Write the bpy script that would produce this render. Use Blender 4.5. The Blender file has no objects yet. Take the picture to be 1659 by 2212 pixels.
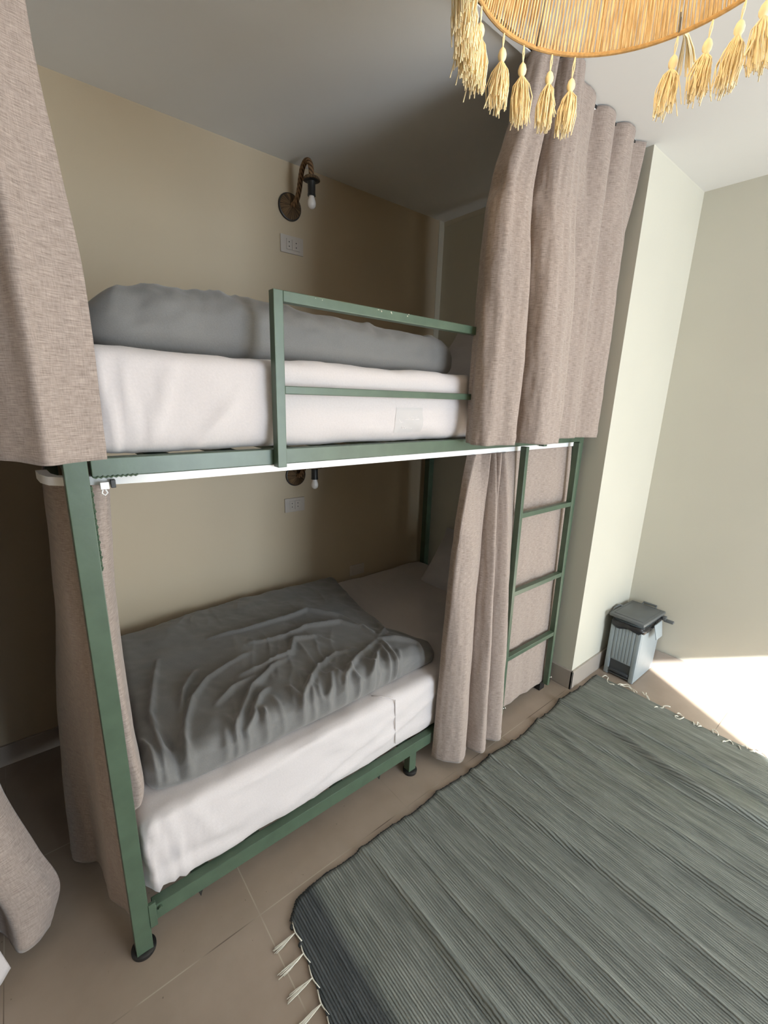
import bpy, math, random
import numpy as np
from mathutils import Vector, Matrix, noise

SC = bpy.context.scene
COL = SC.collection
random.seed(7)
PI = math.pi

# ------------------------------------------------------------------ camera
cam_d = bpy.data.cameras.new('camera')
cam = bpy.data.objects.new('camera', cam_d)
COL.objects.link(cam)
SC.camera = cam
YAW, PITCH, ROLL, FPX = 0.692363, -0.253911, 0.032257, 957.01
fwd = Vector((math.sin(YAW)*math.cos(PITCH), math.cos(YAW)*math.cos(PITCH), math.sin(PITCH)))
rgt = Vector((math.cos(YAW), -math.sin(YAW), 0))
upv = rgt.cross(fwd)
r2 = rgt*math.cos(ROLL) + upv*math.sin(ROLL)
u2 = -rgt*math.sin(ROLL) + upv*math.cos(ROLL)
cam.matrix_world = Matrix(((r2.x, u2.x, -fwd.x, 0), (r2.y, u2.y, -fwd.y, 0), (r2.z, u2.z, -fwd.z, 1.5), (0, 0, 0, 1)))
cam_d.sensor_fit = 'HORIZONTAL'
cam_d.sensor_width = 36
cam_d.lens = FPX/1659*36
cam_d.clip_start = 0.02

# ------------------------------------------------------------------ world, sun, daylight
w = bpy.data.worlds.new('sky'); SC.world = w; w.use_nodes = True
bg = w.node_tree.nodes['Background']
bg.inputs[0].default_value = (0.62, 0.78, 1.0, 1); bg.inputs[1].default_value = 1.0

sun_d = bpy.data.lights.new('sun', 'SUN'); sun = bpy.data.objects.new('sun', sun_d); COL.objects.link(sun)
SUNDIR = Vector((0.5, 0.87, -0.5)).normalized()
sun.rotation_euler = SUNDIR.to_track_quat('-Z', 'Y').to_euler()
sun_d.energy = 46; sun_d.angle = 0.012; sun_d.color = (1.0, 0.98, 0.94)

def area(name, loc, d, sx, sy, power, color):
    l = bpy.data.lights.new(name, 'AREA'); o = bpy.data.objects.new(name, l); COL.objects.link(o)
    l.shape = 'RECTANGLE'; l.size = sx; l.size_y = sy; l.energy = power; l.color = color
    o.location = loc; o.rotation_euler = Vector(d).to_track_quat('-Z', 'Y').to_euler()
    return o
# daylight through the balcony door behind the photographer
area('door_daylight', (1.70, -3.06, 1.20), (-0.05, 1, -0.02), 1.45, 2.1, 138, (0.82, 0.92, 1.0))

SC.view_settings.view_transform = 'Standard'
SC.view_settings.look = 'None'
SC.view_settings.exposure = 0.0
SC.view_settings.gamma = 1
SC.view_settings.use_curve_mapping = False
try:
    SC.cycles.max_bounces = 14; SC.cycles.diffuse_bounces = 9; SC.cycles.sample_clamp_indirect = 8
    SC.cycles.caustics_reflective = False; SC.cycles.caustics_refractive = False
except Exception:
    pass

# ------------------------------------------------------------------ material helpers
def newmat(name):
    m = bpy.data.materials.new(name); m.use_nodes = True
    nt = m.node_tree; b = nt.nodes['Principled BSDF']
    return m, nt, b
def N(nt, t, **kw):
    n = nt.nodes.new(t)
    for k, v in kw.items(): setattr(n, k, v)
    return n
def mapping(nt, src='Object', scale=(1, 1, 1)):
    tc = N(nt, 'ShaderNodeTexCoord'); mp = N(nt, 'ShaderNodeMapping')
    mp.inputs['Scale'].default_value = scale
    nt.links.new(tc.outputs[src], mp.inputs['Vector'])
    return mp.outputs['Vector']
def noise_n(nt, vec, scale, detail=3, rough=0.5):
    n = N(nt, 'ShaderNodeTexNoise'); n.inputs['Scale'].default_value = scale
    n.inputs['Detail'].default_value = detail; n.inputs['Roughness'].default_value = rough
    nt.links.new(vec, n.inputs['Vector']); return n.outputs['Fac']
def ramp(nt, fac, stops):
    r = N(nt, 'ShaderNodeValToRGB'); e = r.color_ramp.elements
    while len(e) > 1: e.remove(e[-1])
    e[0].position = stops[0][0]; e[0].color = (*stops[0][1], 1)
    for p, c in stops[1:]:
        x = e.new(p); x.color = (*c, 1)
    nt.links.new(fac, r.inputs['Fac']); return r.outputs['Color']
def bump(nt, b, fac, strength, dist=0.002, prev=None):
    n = N(nt, 'ShaderNodeBump'); n.inputs['Strength'].default_value = strength; n.inputs['Distance'].default_value = dist
    nt.links.new(fac, n.inputs['Height'])
    if prev is not None: nt.links.new(prev, n.inputs['Normal'])
    nt.links.new(n.outputs['Normal'], b.inputs['Normal']); return n.outputs['Normal']
def mul(c, k): return tuple(min(1, x*k) for x in c)
def simple(name, col, rough=0.6, var=0.06, scale=8, bstr=0.0, bscale=200, metal=0.0, spec=0.5):
    m, nt, b = newmat(name)
    v = mapping(nt)
    f = noise_n(nt, v, scale, 4)
    c = ramp(nt, f, [(0.25, mul(col, 1-var)), (0.75, mul(col, 1+var))])
    nt.links.new(c, b.inputs['Base Color'])
    b.inputs['Roughness'].default_value = rough; b.inputs['Metallic'].default_value = metal
    b.inputs['Specular IOR Level'].default_value = spec
    if bstr: bump(nt, b, noise_n(nt, v, bscale, 3), bstr)
    return m

M = {}
M['wall'] = simple('wall_paint_warm_shade', (0.51, 0.425, 0.305), 0.55, 0.03, 2.0, 0.12, 90, spec=0.35)  # shared wall paint, with the alcove's warm bounce put into the colour
M['wall_day'] = simple('wall_paint_daylit', (0.59, 0.575, 0.50), 0.5, 0.03, 2.0, 0.10, 90, spec=0.35)  # same paint, with the cooler daylight put into the colour
M['pale_matt'] = simple('pale_beige', (0.60, 0.57, 0.48), 0.6, 0.03, 3)
M['ceiling'] = simple('ceiling_paint', (0.73, 0.74, 0.74), 0.8, 0.02, 2.0, 0.06, 60)
M['green'] = simple('green_enamel', (0.068, 0.106, 0.070), 0.34, 0.14, 18, 0.12, 60)
M['white_rail'] = simple('white_plastic_rail', (0.80, 0.81, 0.82), 0.35, 0.02, 10)
M['black'] = simple('black_plastic', (0.012, 0.012, 0.012), 0.45, 0.1, 20)
M['steel'] = simple('bright_steel', (0.6, 0.6, 0.6), 0.25, 0.05, 20, metal=1.0)
M['plate'] = simple('socket_plastic', (0.50, 0.455, 0.41), 0.4, 0.02, 10)
M['hole'] = simple('socket_hole', (0.01, 0.01, 0.01), 0.7, 0.02, 10)
M['bin'] = simple('grey_blue_plastic', (0.30, 0.35, 0.38), 0.45, 0.05, 12, 0.05, 200)
M['bin_lid'] = simple('dark_grey_plastic', (0.115, 0.125, 0.13), 0.42, 0.15, 10, 0.08, 200)
M['bag'] = simple('black_bag_film', (0.018, 0.018, 0.020), 0.28, 0.2, 20)
M['bin_dark'] = simple('dark_recess_plastic', (0.05, 0.055, 0.06), 0.5, 0.1, 10)
M['fringe'] = simple('cotton_fringe', (0.72, 0.70, 0.62), 0.9, 0.06, 60)
M['bulb'] = simple('frosted_bulb', (0.75, 0.72, 0.70), 0.25, 0.02, 10)
M['ring'] = simple('jute_wrapped_ring', (0.46, 0.29, 0.12), 0.9, 0.25, 120, 0.5, 400)
M['tassel'] = simple('yellow_cotton_tassel', (0.88, 0.76, 0.50), 0.85, 0.10, 40)

def rope_mat():
    m, nt, b = newmat('jute_rope')
    v = mapping(nt, 'UV')
    wv = N(nt, 'ShaderNodeTexWave'); wv.inputs['Scale'].default_value = 34; wv.inputs['Distortion'].default_value = 1.5
    wv.bands_direction = 'DIAGONAL'
    nt.links.new(v, wv.inputs['Vector'])
    c = ramp(nt, wv.outputs['Fac'], [(0.1, (0.07, 0.035, 0.015)), (0.7, (0.26, 0.15, 0.075))])
    nt.links.new(c, b.inputs['Base Color']); b.inputs['Roughness'].default_value = 0.9
    bump(nt, b, wv.outputs['Fac'], 0.6, 0.002)
    return m
M['rope'] = rope_mat()
def radial_mat():
    m, nt, b = newmat('jute_wrapped_disc')
    v = mapping(nt, 'UV', (60, 1, 1))
    f = noise_n(nt, v, 1.0, 3)
    c = ramp(nt, f, [(0.35, (0.03, 0.016, 0.008)), (0.6, (0.17, 0.105, 0.05))])
    nt.links.new(c, b.inputs['Base Color']); b.inputs['Roughness'].default_value = 0.9
    bump(nt, b, f, 0.8, 0.004)
    return m
M['disc'] = radial_mat()

def fabric(name, dark, light, streak=(24, 430, 1), translucent=0.03, bstr=0.25, rough=0.95):
    m, nt, b = newmat(name)
    v = mapping(nt, 'UV', streak)
    f1 = noise_n(nt, v, 1.6, 4, 0.65)
    v2 = mapping(nt, 'UV', (500, 60, 1))
    f2 = noise_n(nt, v2, 1.0, 2)
    mx = N(nt, 'ShaderNodeMath', operation='ADD'); ms = N(nt, 'ShaderNodeMath', operation='MULTIPLY'); ms.inputs[1].default_value = 0.35
    nt.links.new(f2, ms.inputs[0]); nt.links.new(f1, mx.inputs[0]); nt.links.new(ms.outputs[0], mx.inputs[1])
    c = ramp(nt, mx.outputs[0], [(0.42, dark), (0.92, light)])
    nt.links.new(c, b.inputs['Base Color']); b.inputs['Roughness'].default_value = rough
    b.inputs['Specular IOR Level'].default_value = 0.15
    b.inputs['Sheen Weight'].default_value = 0.25; b.inputs['Sheen Roughness'].default_value = 0.5
    bump(nt, b, mx.outputs[0], bstr, 0.001)
    if translucent:
        t = N(nt, 'ShaderNodeBsdfTranslucent'); nt.links.new(c, t.inputs['Color'])
        ms = N(nt, 'ShaderNodeMixShader'); ms.inputs[0].default_value = translucent
        nt.links.new(b.outputs[0], ms.inputs[1]); nt.links.new(t.outputs[0], ms.inputs[2])
        nt.links.new(ms.outputs[0], nt.nodes['Material Output'].inputs['Surface'])
    return m
M['curtain'] = fabric('taupe_melange_cloth', (0.185, 0.146, 0.127), (0.49, 0.405, 0.36))
M['duvet'] = fabric('grey_sateen', (0.152, 0.149, 0.145), (0.192, 0.189, 0.185), (200, 200, 1), 0, 0.05, 0.55)
M['sheet'] = fabric('white_cotton_sheet', (0.57, 0.53, 0.53), (0.63, 0.585, 0.585), (120, 120, 1), 0, 0.08, 0.8)
M['pillow'] = fabric('pale_grey_pillowcase', (0.50, 0.49, 0.53), (0.56, 0.55, 0.59), (120, 120, 1), 0, 0.08, 0.8)

def floor_mat():
    m, nt, b = newmat('taupe_stone_tile')
    v = mapping(nt, 'Object')
    sep = N(nt, 'ShaderNodeSeparateXYZ'); nt.links.new(v, sep.inputs[0])
    def line(out, off, size, width):
        a = N(nt, 'ShaderNodeMath', operation='SUBTRACT'); nt.links.new(out, a.inputs[0]); a.inputs[1].default_value = off
        d = N(nt, 'ShaderNodeMath', operation='PINGPONG'); nt.links.new(a.outputs[0], d.inputs[0]); d.inputs[1].default_value = size/2
        l = N(nt, 'ShaderNodeMath', operation='LESS_THAN'); nt.links.new(d.outputs[0], l.inputs[0]); l.inputs[1].default_value = width
        return l.outputs[0]
    lx = line(sep.outputs['X'], 0.366, 1.17, 0.0016); ly = line(sep.outputs['Y'], 0.957, 0.60, 0.0016)
    lx2 = line(sep.outputs['X'], 0.366+0.585, 1.17, 0.0012)
    mx = N(nt, 'ShaderNodeMath', operation='MAXIMUM'); nt.links.new(lx, mx.inputs[0]); nt.links.new(ly, mx.inputs[1])
    mx2 = N(nt, 'ShaderNodeMath', operation='MAXIMUM'); nt.links.new(mx.outputs[0], mx2.inputs[0]); nt.links.new(lx2, mx2.inputs[1])
    f = noise_n(nt, v, 5, 5, 0.6)
    c1 = ramp(nt, f, [(0.3, (0.285, 0.228, 0.182)), (0.7, (0.34, 0.275, 0.222))])
    # small dark specks and scuffs of dirt
    sp = noise_n(nt, v, 70, 2); spc = ramp(nt, sp, [(0.74, (1, 1, 1)), (0.80, (0.45, 0.42, 0.40))])
    mm = N(nt, 'ShaderNodeMix', data_type='RGBA', blend_type='MULTIPLY'); mm.inputs['Factor'].default_value = 1
    nt.links.new(c1, mm.inputs['A']); nt.links.new(spc, mm.inputs['B'])
    g = noise_n(nt, v, 3, 2); gc = ramp(nt, g, [(0.40, (0.13, 0.095, 0.075)), (0.56, (0.42, 0.36, 0.29))])
    mg = N(nt, 'ShaderNodeMix', data_type='RGBA'); nt.links.new(mx2.outputs[0], mg.inputs['Factor'])
    nt.links.new(mm.outputs['Result'], mg.inputs['A']); nt.links.new(gc, mg.inputs['B'])
    nt.links.new(mg.outputs['Result'], b.inputs['Base Color'])
    b.inputs['Roughness'].default_value = 0.42; b.inputs['Specular IOR Level'].default_value = 0.4
    bump(nt, b, noise_n(nt, v, 160, 3), 0.06)
    return m
M['floor'] = floor_mat()
M['skirting'] = simple('taupe_tile_skirting', (0.36, 0.32, 0.285), 0.4, 0.05, 6)

def rug_mat():
    m, nt, b = newmat('rag_rug_weave')
    tc = N(nt, 'ShaderNodeTexCoord')
    sep = N(nt, 'ShaderNodeSeparateXYZ'); nt.links.new(tc.outputs['UV'], sep.inputs[0])
    v = mapping(nt, 'UV', (150, 6, 1)); f = noise_n(nt, v, 1.0, 3, 0.6)
    v3 = mapping(nt, 'UV', (30, 1.6, 1)); f3 = noise_n(nt, v3, 1.0, 3, 0.6)
    a = N(nt, 'ShaderNodeMath', operation='MULTIPLY_ADD'); nt.links.new(f3, a.inputs[0]); a.inputs[1].default_value = 0.45; nt.links.new(f, a.inputs[2])
    c = ramp(nt, a.outputs[0], [(0.44, (0.125, 0.137, 0.129)), (0.68, (0.212, 0.230, 0.214)), (0.95, (0.32, 0.34, 0.315))])
    # charcoal bands woven at both ends
    band = ramp(nt, sep.outputs['X'], [(0.09, (0.36, 0.37, 0.42)), (0.125, (0.9, 0.92, 0.92)), (0.16, (1, 1, 1)), (1.86, (1, 1, 1))])
    mm = N(nt, 'ShaderNodeMix', data_type='RGBA', blend_type='MULTIPLY'); mm.inputs['Factor'].default_value = 1
    nt.links.new(c, mm.inputs['A']); nt.links.new(band, mm.inputs['B'])
    nt.links.new(mm.outputs['Result'], b.inputs['Base Color']); b.inputs['Roughness'].default_value = 0.95
    b.inputs['Specular IOR Level'].default_value = 0.1
    rib = N(nt, 'ShaderNodeTexWave'); rib.bands_direction = 'X'; rib.inputs['Scale'].default_value = 40; rib.inputs['Distortion'].default_value = 1.2
    nt.links.new(tc.outputs['UV'], rib.inputs['Vector'])
    v4 = mapping(nt, 'UV', (1, 130, 1)); kn = N(nt, 'ShaderNodeTexWave'); kn.bands_direction = 'Y'; kn.inputs['Scale'].default_value = 1
    nt.links.new(v4, kn.inputs['Vector'])
    p = bump(nt, b, f, 0.6, 0.004)
    p = bump(nt, b, rib.outputs['Fac'], 1.0, 0.004, p)
    bump(nt, b, kn.outputs['Fac'], 0.25, 0.001, p)
    return m
M['rug'] = rug_mat()
M['rug_edge'] = simple('dark_rug_binding', (0.045, 0.05, 0.052), 0.9, 0.5, 150)

def string_mat():
    m, nt, b = newmat('jute_string')
    v = mapping(nt, 'Object', (1, 1, 0.08)); f = noise_n(nt, v, 160, 2)
    c = ramp(nt, f, [(0.35, (0.66, 0.49, 0.26)), (0.65, (0.95, 0.82, 0.54))])
    nt.links.new(c, b.inputs['Base Color']); b.inputs['Roughness'].default_value = 0.8
    t = N(nt, 'ShaderNodeBsdfTranslucent'); nt.links.new(c, t.inputs['Color'])
    ms = N(nt, 'ShaderNodeMixShader'); ms.inputs[0].default_value = 0.35
    nt.links.new(b.outputs[0], ms.inputs[1]); nt.links.new(t.outputs[0], ms.inputs[2])
    nt.links.new(ms.outputs[0], nt.nodes['Material Output'].inputs['Surface'])
    return m
M['string'] = string_mat()

# ------------------------------------------------------------------ mesh helpers
def link(name, verts, faces, m, parent=None, smooth=False, uvs=None):
    me = bpy.data.meshes.new(name)
    me.from_pydata([tuple(map(float, v)) for v in verts], [], faces)
    me.update()
    if uvs is not None:
        ul = me.uv_layers.new(name='UVMap')
        li = np.zeros(len(me.loops), dtype=np.int32); me.loops.foreach_get('vertex_index', li)
        ul.data.foreach_set('uv', np.asarray(uvs, dtype=np.float32)[li].ravel())
    if smooth:
        me.polygons.foreach_set('use_smooth', [True]*len(me.polygons))
    o = bpy.data.objects.new(name, me); COL.objects.link(o)
    if m is not None: me.materials.append(m)
    if parent is not None: o.parent = parent
    return o
class MB:
    def __init__(s): s.v = []; s.f = []; s.uv = []
    def add(s, v, f, uv=None):
        n = len(s.v); s.v += [tuple(x) for x in v]; s.f += [tuple(i+n for i in q) for q in f]
        s.uv += list(uv) if uv is not None else [(0, 0)]*len(v)
    def box(s, lo, hi, c=0.0):
        """box with chamfered edges along every axis"""
        x0, y0, z0 = lo; x1, y1, z1 = hi
        if c <= 0:
            v = [(x, y, z) for x in (x0, x1) for y in (y0, y1) for z in (z0, z1)]
            s.add(v, [(0, 1, 3, 2), (4, 6, 7, 5), (0, 4, 5, 1), (2, 3, 7, 6), (0, 2, 6, 4), (1, 5, 7, 3)])
            return
        import bmesh
        bm = bmesh.new(); bmesh.ops.create_cube(bm, size=1)
        for q in bm.verts:
            q.co = Vector(((x0+x1)/2+q.co.x*(x1-x0), (y0+y1)/2+q.co.y*(y1-y0), (z0+z1)/2+q.co.z*(z1-z0)))
        bmesh.ops.bevel(bm, geom=list(bm.edges), offset=c, segments=2, profile=0.5, affect='EDGES')
        bm.verts.index_update()
        s.add([tuple(q.co) for q in bm.verts], [tuple(q.index for q in f.verts) for f in bm.faces]); bm.free()
    def tube(s, pts, r, n=10, cap=True):
        pts = [Vector(p) for p in pts]; k = len(pts)
        rs = r if isinstance(r, (list, tuple)) else [r]*k
        v = []; uv = []; up = None; L = 0
        for i, p in enumerate(pts):
            t = (pts[min(i+1, k-1)]-pts[max(i-1, 0)]).normalized()
            if up is None:
                up = t.orthogonal().normalized()
            else:
                up = (up - t*up.dot(t)).normalized()
            b = t.cross(up)
            if i: L += (p-pts[i-1]).length
            for j in range(n):
                a = 2*PI*j/n
                v.append(p + (up*math.cos(a)+b*math.sin(a))*rs[i]); uv.append((L, j/n*2*PI*rs[0]))
        f = [(i*n+j, i*n+(j+1) % n, (i+1)*n+(j+1) % n, (i+1)*n+j) for i in range(k-1) for j in range(n)]
        if cap: f += [tuple(range(n))[::-1], tuple((k-1)*n+j for j in range(n))]
        s.add(v, f, uv)
    def lathe(s, prof, n=32, center=(0, 0, 0), axis='z', cap=True):
        v = []; uv = []
        for i, (r, h) in enumerate(prof):
            for j in range(n):
                a = 2*PI*j/n
                p = (r*math.cos(a), r*math.sin(a), h)
                if axis == 'y': p = (p[0], h, p[1])
                if axis == 'x': p = (h, p[0], p[1])
                v.append((p[0]+center[0], p[1]+center[1], p[2]+center[2])); uv.append((j/n, i/len(prof)))
        f = [(i*n+j, i*n+(j+1) % n, (i+1)*n+(j+1) % n, (i+1)*n+j) for i in range(len(prof)-1) for j in range(n)]
        if cap: f += [tuple(range(n))[::-1], tuple((len(prof)-1)*n+j for j in range(n))]
        s.add(v, f, uv)
    def build(s, name, m, parent=None, smooth=False):
        o = link(name, s.v, s.f, m, parent, smooth, s.uv)
        import bmesh
        bm = bmesh.new(); bm.from_mesh(o.data); bmesh.ops.recalc_face_normals(bm, faces=bm.faces); bm.to_mesh(o.data); bm.free()
        return o
def autosmooth(o, ang=40):
    me = o.data
    me.polygons.foreach_set('use_smooth', [True]*len(me.polygons))
    me.set_sharp_from_angle(angle=math.radians(ang))
    return o
def empty(name, loc=(0, 0, 0)):
    o = bpy.data.objects.new(name, None); COL.objects.link(o); o.location = loc; o.empty_display_size = 0.05
    return o
def tag(o, label=None, cat=None, group=None, kind=None):
    if label: o['label'] = label
    if cat: o['category'] = cat
    if group: o['group'] = group
    if kind: o['kind'] = kind
    return o
def boxo(name, lo, hi, m, parent=None, c=0.0):
    b = MB(); b.box(lo, hi, c); return b.build(name, m, parent)
def struct(o): o['kind'] = 'structure'; return o

# ------------------------------------------------------------------ room shell
CZ = 2.515; XR = 2.755; XE = 2.14; YB = 2.105; YF = -3.1; XL = -2.35; YC = 0.955
struct(boxo('floor', (XL-.1, YF-1.2, -0.1), (XR+.1, YB+.1, 0), M['floor']))
struct(boxo('ceiling', (XL-.1, YF-.1, CZ), (XR+.1, YB+.1, CZ+.1), M['ceiling']))
struct(boxo('wall_back', (XL-.1, YB, 0), (XE+.02, YB+.1, CZ), M['wall']))
struct(boxo('wall_end', (XE, YC, 0), (XR, YB+.1, CZ), M['wall_day']))
struct(boxo('wall_right', (XR, YF-.1, 0), (XR+.1, YC+.1, CZ), M['wall_day']))
struct(boxo('wall_left', (XL-.1, YF-.1, 0), (XL, YB, CZ), M['wall']))
b = MB(); b.box((XL, YF-.1, 0), (.44, YF, CZ)); b.box((2.45, YF-.1, 0), (XR, YF, CZ)); b.box((.44, YF-.1, 2.29), (2.45, YF, CZ))
struct(b.build('wall_front', M['wall_day']))
struct(boxo('baseboard_end', (XE-.012, YC-.012, 0), (XE, YB, .107), M['skirting'], None, .002))
struct(boxo('baseboard_return', (XE-.012, YC-.012, 0), (XR, YC, .107), M['skirting'], None, .002))
struct(boxo('baseboard_right', (XR-.012, YF, 0), (XR, YC-.012, .107), M['skirting'], None, .002))
struct(boxo('baseboard_back', (XL, YB-.012, 0), (XE-.012, YB, .09), M['skirting'], None, .002))
struct(boxo('trim_1', (XE-.042, YB-.003, 0.1), (XE, YB, CZ), M['pale_matt']))  # paler strip up the alcove corner
struct(boxo('trim_2', (XE-.003, YC+.05, CZ-.028), (XE, YB, CZ), M['pale_matt']))  # paler strip along the ceiling line

# ------------------------------------------------------------------ bunk bed
bed = empty('bunk_bed', (1.085, 1.56, 0))
tag(bed, 'green painted metal bunk bed with two levels against the beige wall', 'bunk bed')
BO = Vector((1.085, 1.56, 0))
def bb(name, lo, hi, m='green', c=.0016, parent=None):
    p = parent or bed
    o = boxo(name, lo, hi, M[m], None, c); o.data.transform(Matrix.Translation(-BO)); o.parent = p
    return autosmooth(o, 20)
def bmb(mb, name, m, parent=None, smooth=True):
    o = mb.build(name, M[m]); o.data.transform(Matrix.Translation(-BO)); o.parent = parent or bed
    return autosmooth(o, 20 if name in ('top_bar', 'middle_bar', 'rung', 'guard_upright') else 40) if smooth else o
def foot(x, y, r=.031, parent=None):
    f = MB(); f.lathe([(r*.97, 0), (r, .003), (r, .011), (r*.85, .014), (.02, .015)], 28, (x, y, 0))
    return bmb(f, 'foot_cap', 'black', parent)
PX = [(.060, 1.055, 1.37), (2.070, 1.055, 1.37), (.060, 2.04, 1.84), (2.055, 2.03, 1.84)]
posts = []
for x, y, h in PX:
    p = bb('post', (x, y, .008), (x+.041, y+.041, h)); posts.append(p); foot(x+.02, y+.02, parent=p)
# weld beads running down the front left post
wb = MB()
for i in range(16):
    z = 1.30 - i*.0115
    wb.tube([(.101, 1.058, z+.006), (.1028+.0012*math.sin(i*2.1), 1.060, z+.003*math.sin(i*4.4)), (.101, 1.062, z-.006)], .0026, 6)
bmb(wb, 'weld_bead', 'green', posts[0])
wb = MB()
for i in range(9):
    x = .112+i*.009
    wb.tube([(x-.005, 1.053, 1.325), (x, 1.0525, 1.322), (x+.005, 1.053, 1.325)], .0018, 6)
bmb(wb, 'weld_bead', 'green', posts[0])
bb('side_rail', (.106, 1.055, 1.323), (2.070, 1.085, 1.362))
bb('side_rail', (.101, 2.045, 1.323), (2.055, 2.075, 1.362))
bb('side_rail', (.112, 1.058, .097), (2.070, 1.088, .147))
bb('side_rail', (.101, 2.045, .097), (2.055, 2.075, .147))
for z0, z1 in ((1.323, 1.362), (.097, .147)):
    bb('end_rail', (.065, 1.096, z0), (.095, 2.04, z1)); bb('end_rail', (2.075, 1.096, z0), (2.105, 2.03, z1))
# welded bracket at the low corner with its bolt
bb('bracket', (.100, 1.052, .085), (.118, 1.062, .165))
bt = MB(); bt.lathe([(.006, 0), (.006, .008), (.004, .011)], 12, (.128, 1.050, .135), 'y'); bmb(bt, 'bolt', 'green')
for k in range(12):
    x = .22 + k*.16
    bb('slat', (x, 1.086, 1.345), (x+.05, 2.045, 1.358)); bb('slat', (x, 1.088, .128), (x+.05, 2.045, .142))
for k, x in enumerate((1.075,)):
    p = bb('middle_leg', (x-.018, 1.060, .010), (x+.018, 1.092, .100)); foot(x, 1.074, .029, p)
wd = MB(); wd.add([(.225, 1.075, .098), (.25, 1.075, .098), (.237, 1.075, .055)], [(0, 1, 2)]); wd.add([(.225, 1.079, .098), (.25, 1.079, .098), (.237, 1.079, .055)], [(2, 1, 0)]); bmb(wd, 'spike_bracket', 'black', None, False)
wd = MB(); wd.add([(.895, 1.075, .098), (.925, 1.075, .098), (.910, 1.075, .058)], [(0, 1, 2)]); wd.add([(.895, 1.079, .098), (.925, 1.079, .098), (.910, 1.079, .058)], [(2, 1, 0)]); bmb(wd, 'spike_bracket', 'black', None, False)
# guard rail
g = MB(); g.box((.501, 1.029, 1.318), (.526, 1.054, 1.734), .0015)
gr = autosmooth(bmb(g, 'guard_rail', 'green'), 20)
g = MB(); g.box((1.72, 1.029, 1.318), (1.745, 1.054, 1.734), .0015)
bmb(g, 'guard_upright', 'green', gr)
gt = MB(); gt.box((.526, 1.029, 1.709), (1.72, 1.054, 1.734), .002); bmb(gt, 'top_bar', 'green', gr)
gt = MB(); gt.box((.526, 1.031, 1.499), (1.72, 1.053, 1.519), .002); bmb(gt, 'middle_bar', 'green', gr)
for i in range(12):
    ch = MB(); x = random.choice([random.uniform(.8, .86), random.uniform(.55, 1.25)]); r = random.uniform(.0008, .0022)
    ch.lathe([(r*.3, -.0004), (r, 0), (r*.3, .0004)], 6, (x, 1.0288, random.uniform(1.725, 1.733)), 'y')
    o = ch.build('paint_chip', M['pale_matt']); o.data.transform(Matrix.Translation(-BO)); o.parent = gr; o['label'] = 'pale chip in the green paint'
# ladder
ld = MB()
ld.box((1.592, 1.008, .022), (1.612, 1.036, 1.325), .002)
ld2 = MB(); ld2.box((2.000, 1.008, .022), (2.020, 1.036, 1.325), .002)
ld.v = [(x-.030*z/1.3, y, max(z, .055)) for x, y, z in ld.v]; ld2.v = [(x-.022*z/1.3, y, max(z, .045)) for x, y, z in ld2.v]
lad = autosmooth(bmb(ld, 'ladder', 'green'), 20); autosmooth(bmb(ld2, 'stile', 'green', lad), 20)
for z in (1.038, .680, .352):
    r_ = MB(); r_.box((1.610-.030*z/1.3, 1.010, z-.012), (2.002-.022*z/1.3, 1.034, z+.010), .002); bmb(r_, 'rung', 'green', lad)
for x in (1.612, 2.020):
    q = MB(); q.tube([(x, 1.02, .075), (x+.024, 1.018, .075)], .0035, 8); q.lathe([(.004, 0), (.0075, .002), (.0075, .007), (.004, .009)], 8, (x+.016, 1.018, .075), 'x')
    bmb(q, 'bolt', 'steel', lad)
bb('ladder_base_block', (1.985, 1.04, .0), (2.03, 1.075, .05), 'black')
# white curtain track under the upper rail, curling round the near post
tk = MB()
path = [(2.03, 1.071)] + [(x, 1.071) for x in np.linspace(2.0, .22, 24)] + [(.13, 1.082), (.10, 1.100), (.065, 1.108), (.045, 1.125), (.034, 1.16), (.030, 1.22)]
vs = []; n = len(path)
for i, (x, y) in enumerate(path):
    a = Vector(path[max(0, i-1)]); c = Vector(path[min(n-1, i+1)]); t = (c-a).normalized(); nn = Vector((-t.y, t.x))*.010
    vs += [(x+nn.x, y+nn.y, 1.3215), (x-nn.x, y-nn.y, 1.3215), (x-nn.x, y-nn.y, 1.3035), (x+nn.x, y+nn.y, 1.3035)]
fs = [(i*4+j, i*4+(j+1) % 4, i*4+4+(j+1) % 4, i*4+4+j) for i in range(n-1) for j in range(4)] + [(0, 1, 2, 3), (n*4-1, n*4-2, n*4-3, n*4-4)]
tk.add(vs, fs); bmb(tk, 'curtain_track', 'white_rail')
sc_ = MB(); sc_.tube([(.122, 1.060, 1.296), (.120, 1.060, 1.289), (.125, 1.060, 1.284), (.130, 1.060, 1.289), (.127, 1.060, 1.296)], .0016, 6); bmb(sc_, 'track_hook', 'white_rail')
bb('track_clip', (.118, 1.056, 1.297), (.134, 1.068, 1.312), 'white_rail', .001)
bb('track_clip', (.137, 1.055, 1.299), (.146, 1.068, 1.316), 'black', .001)

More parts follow.
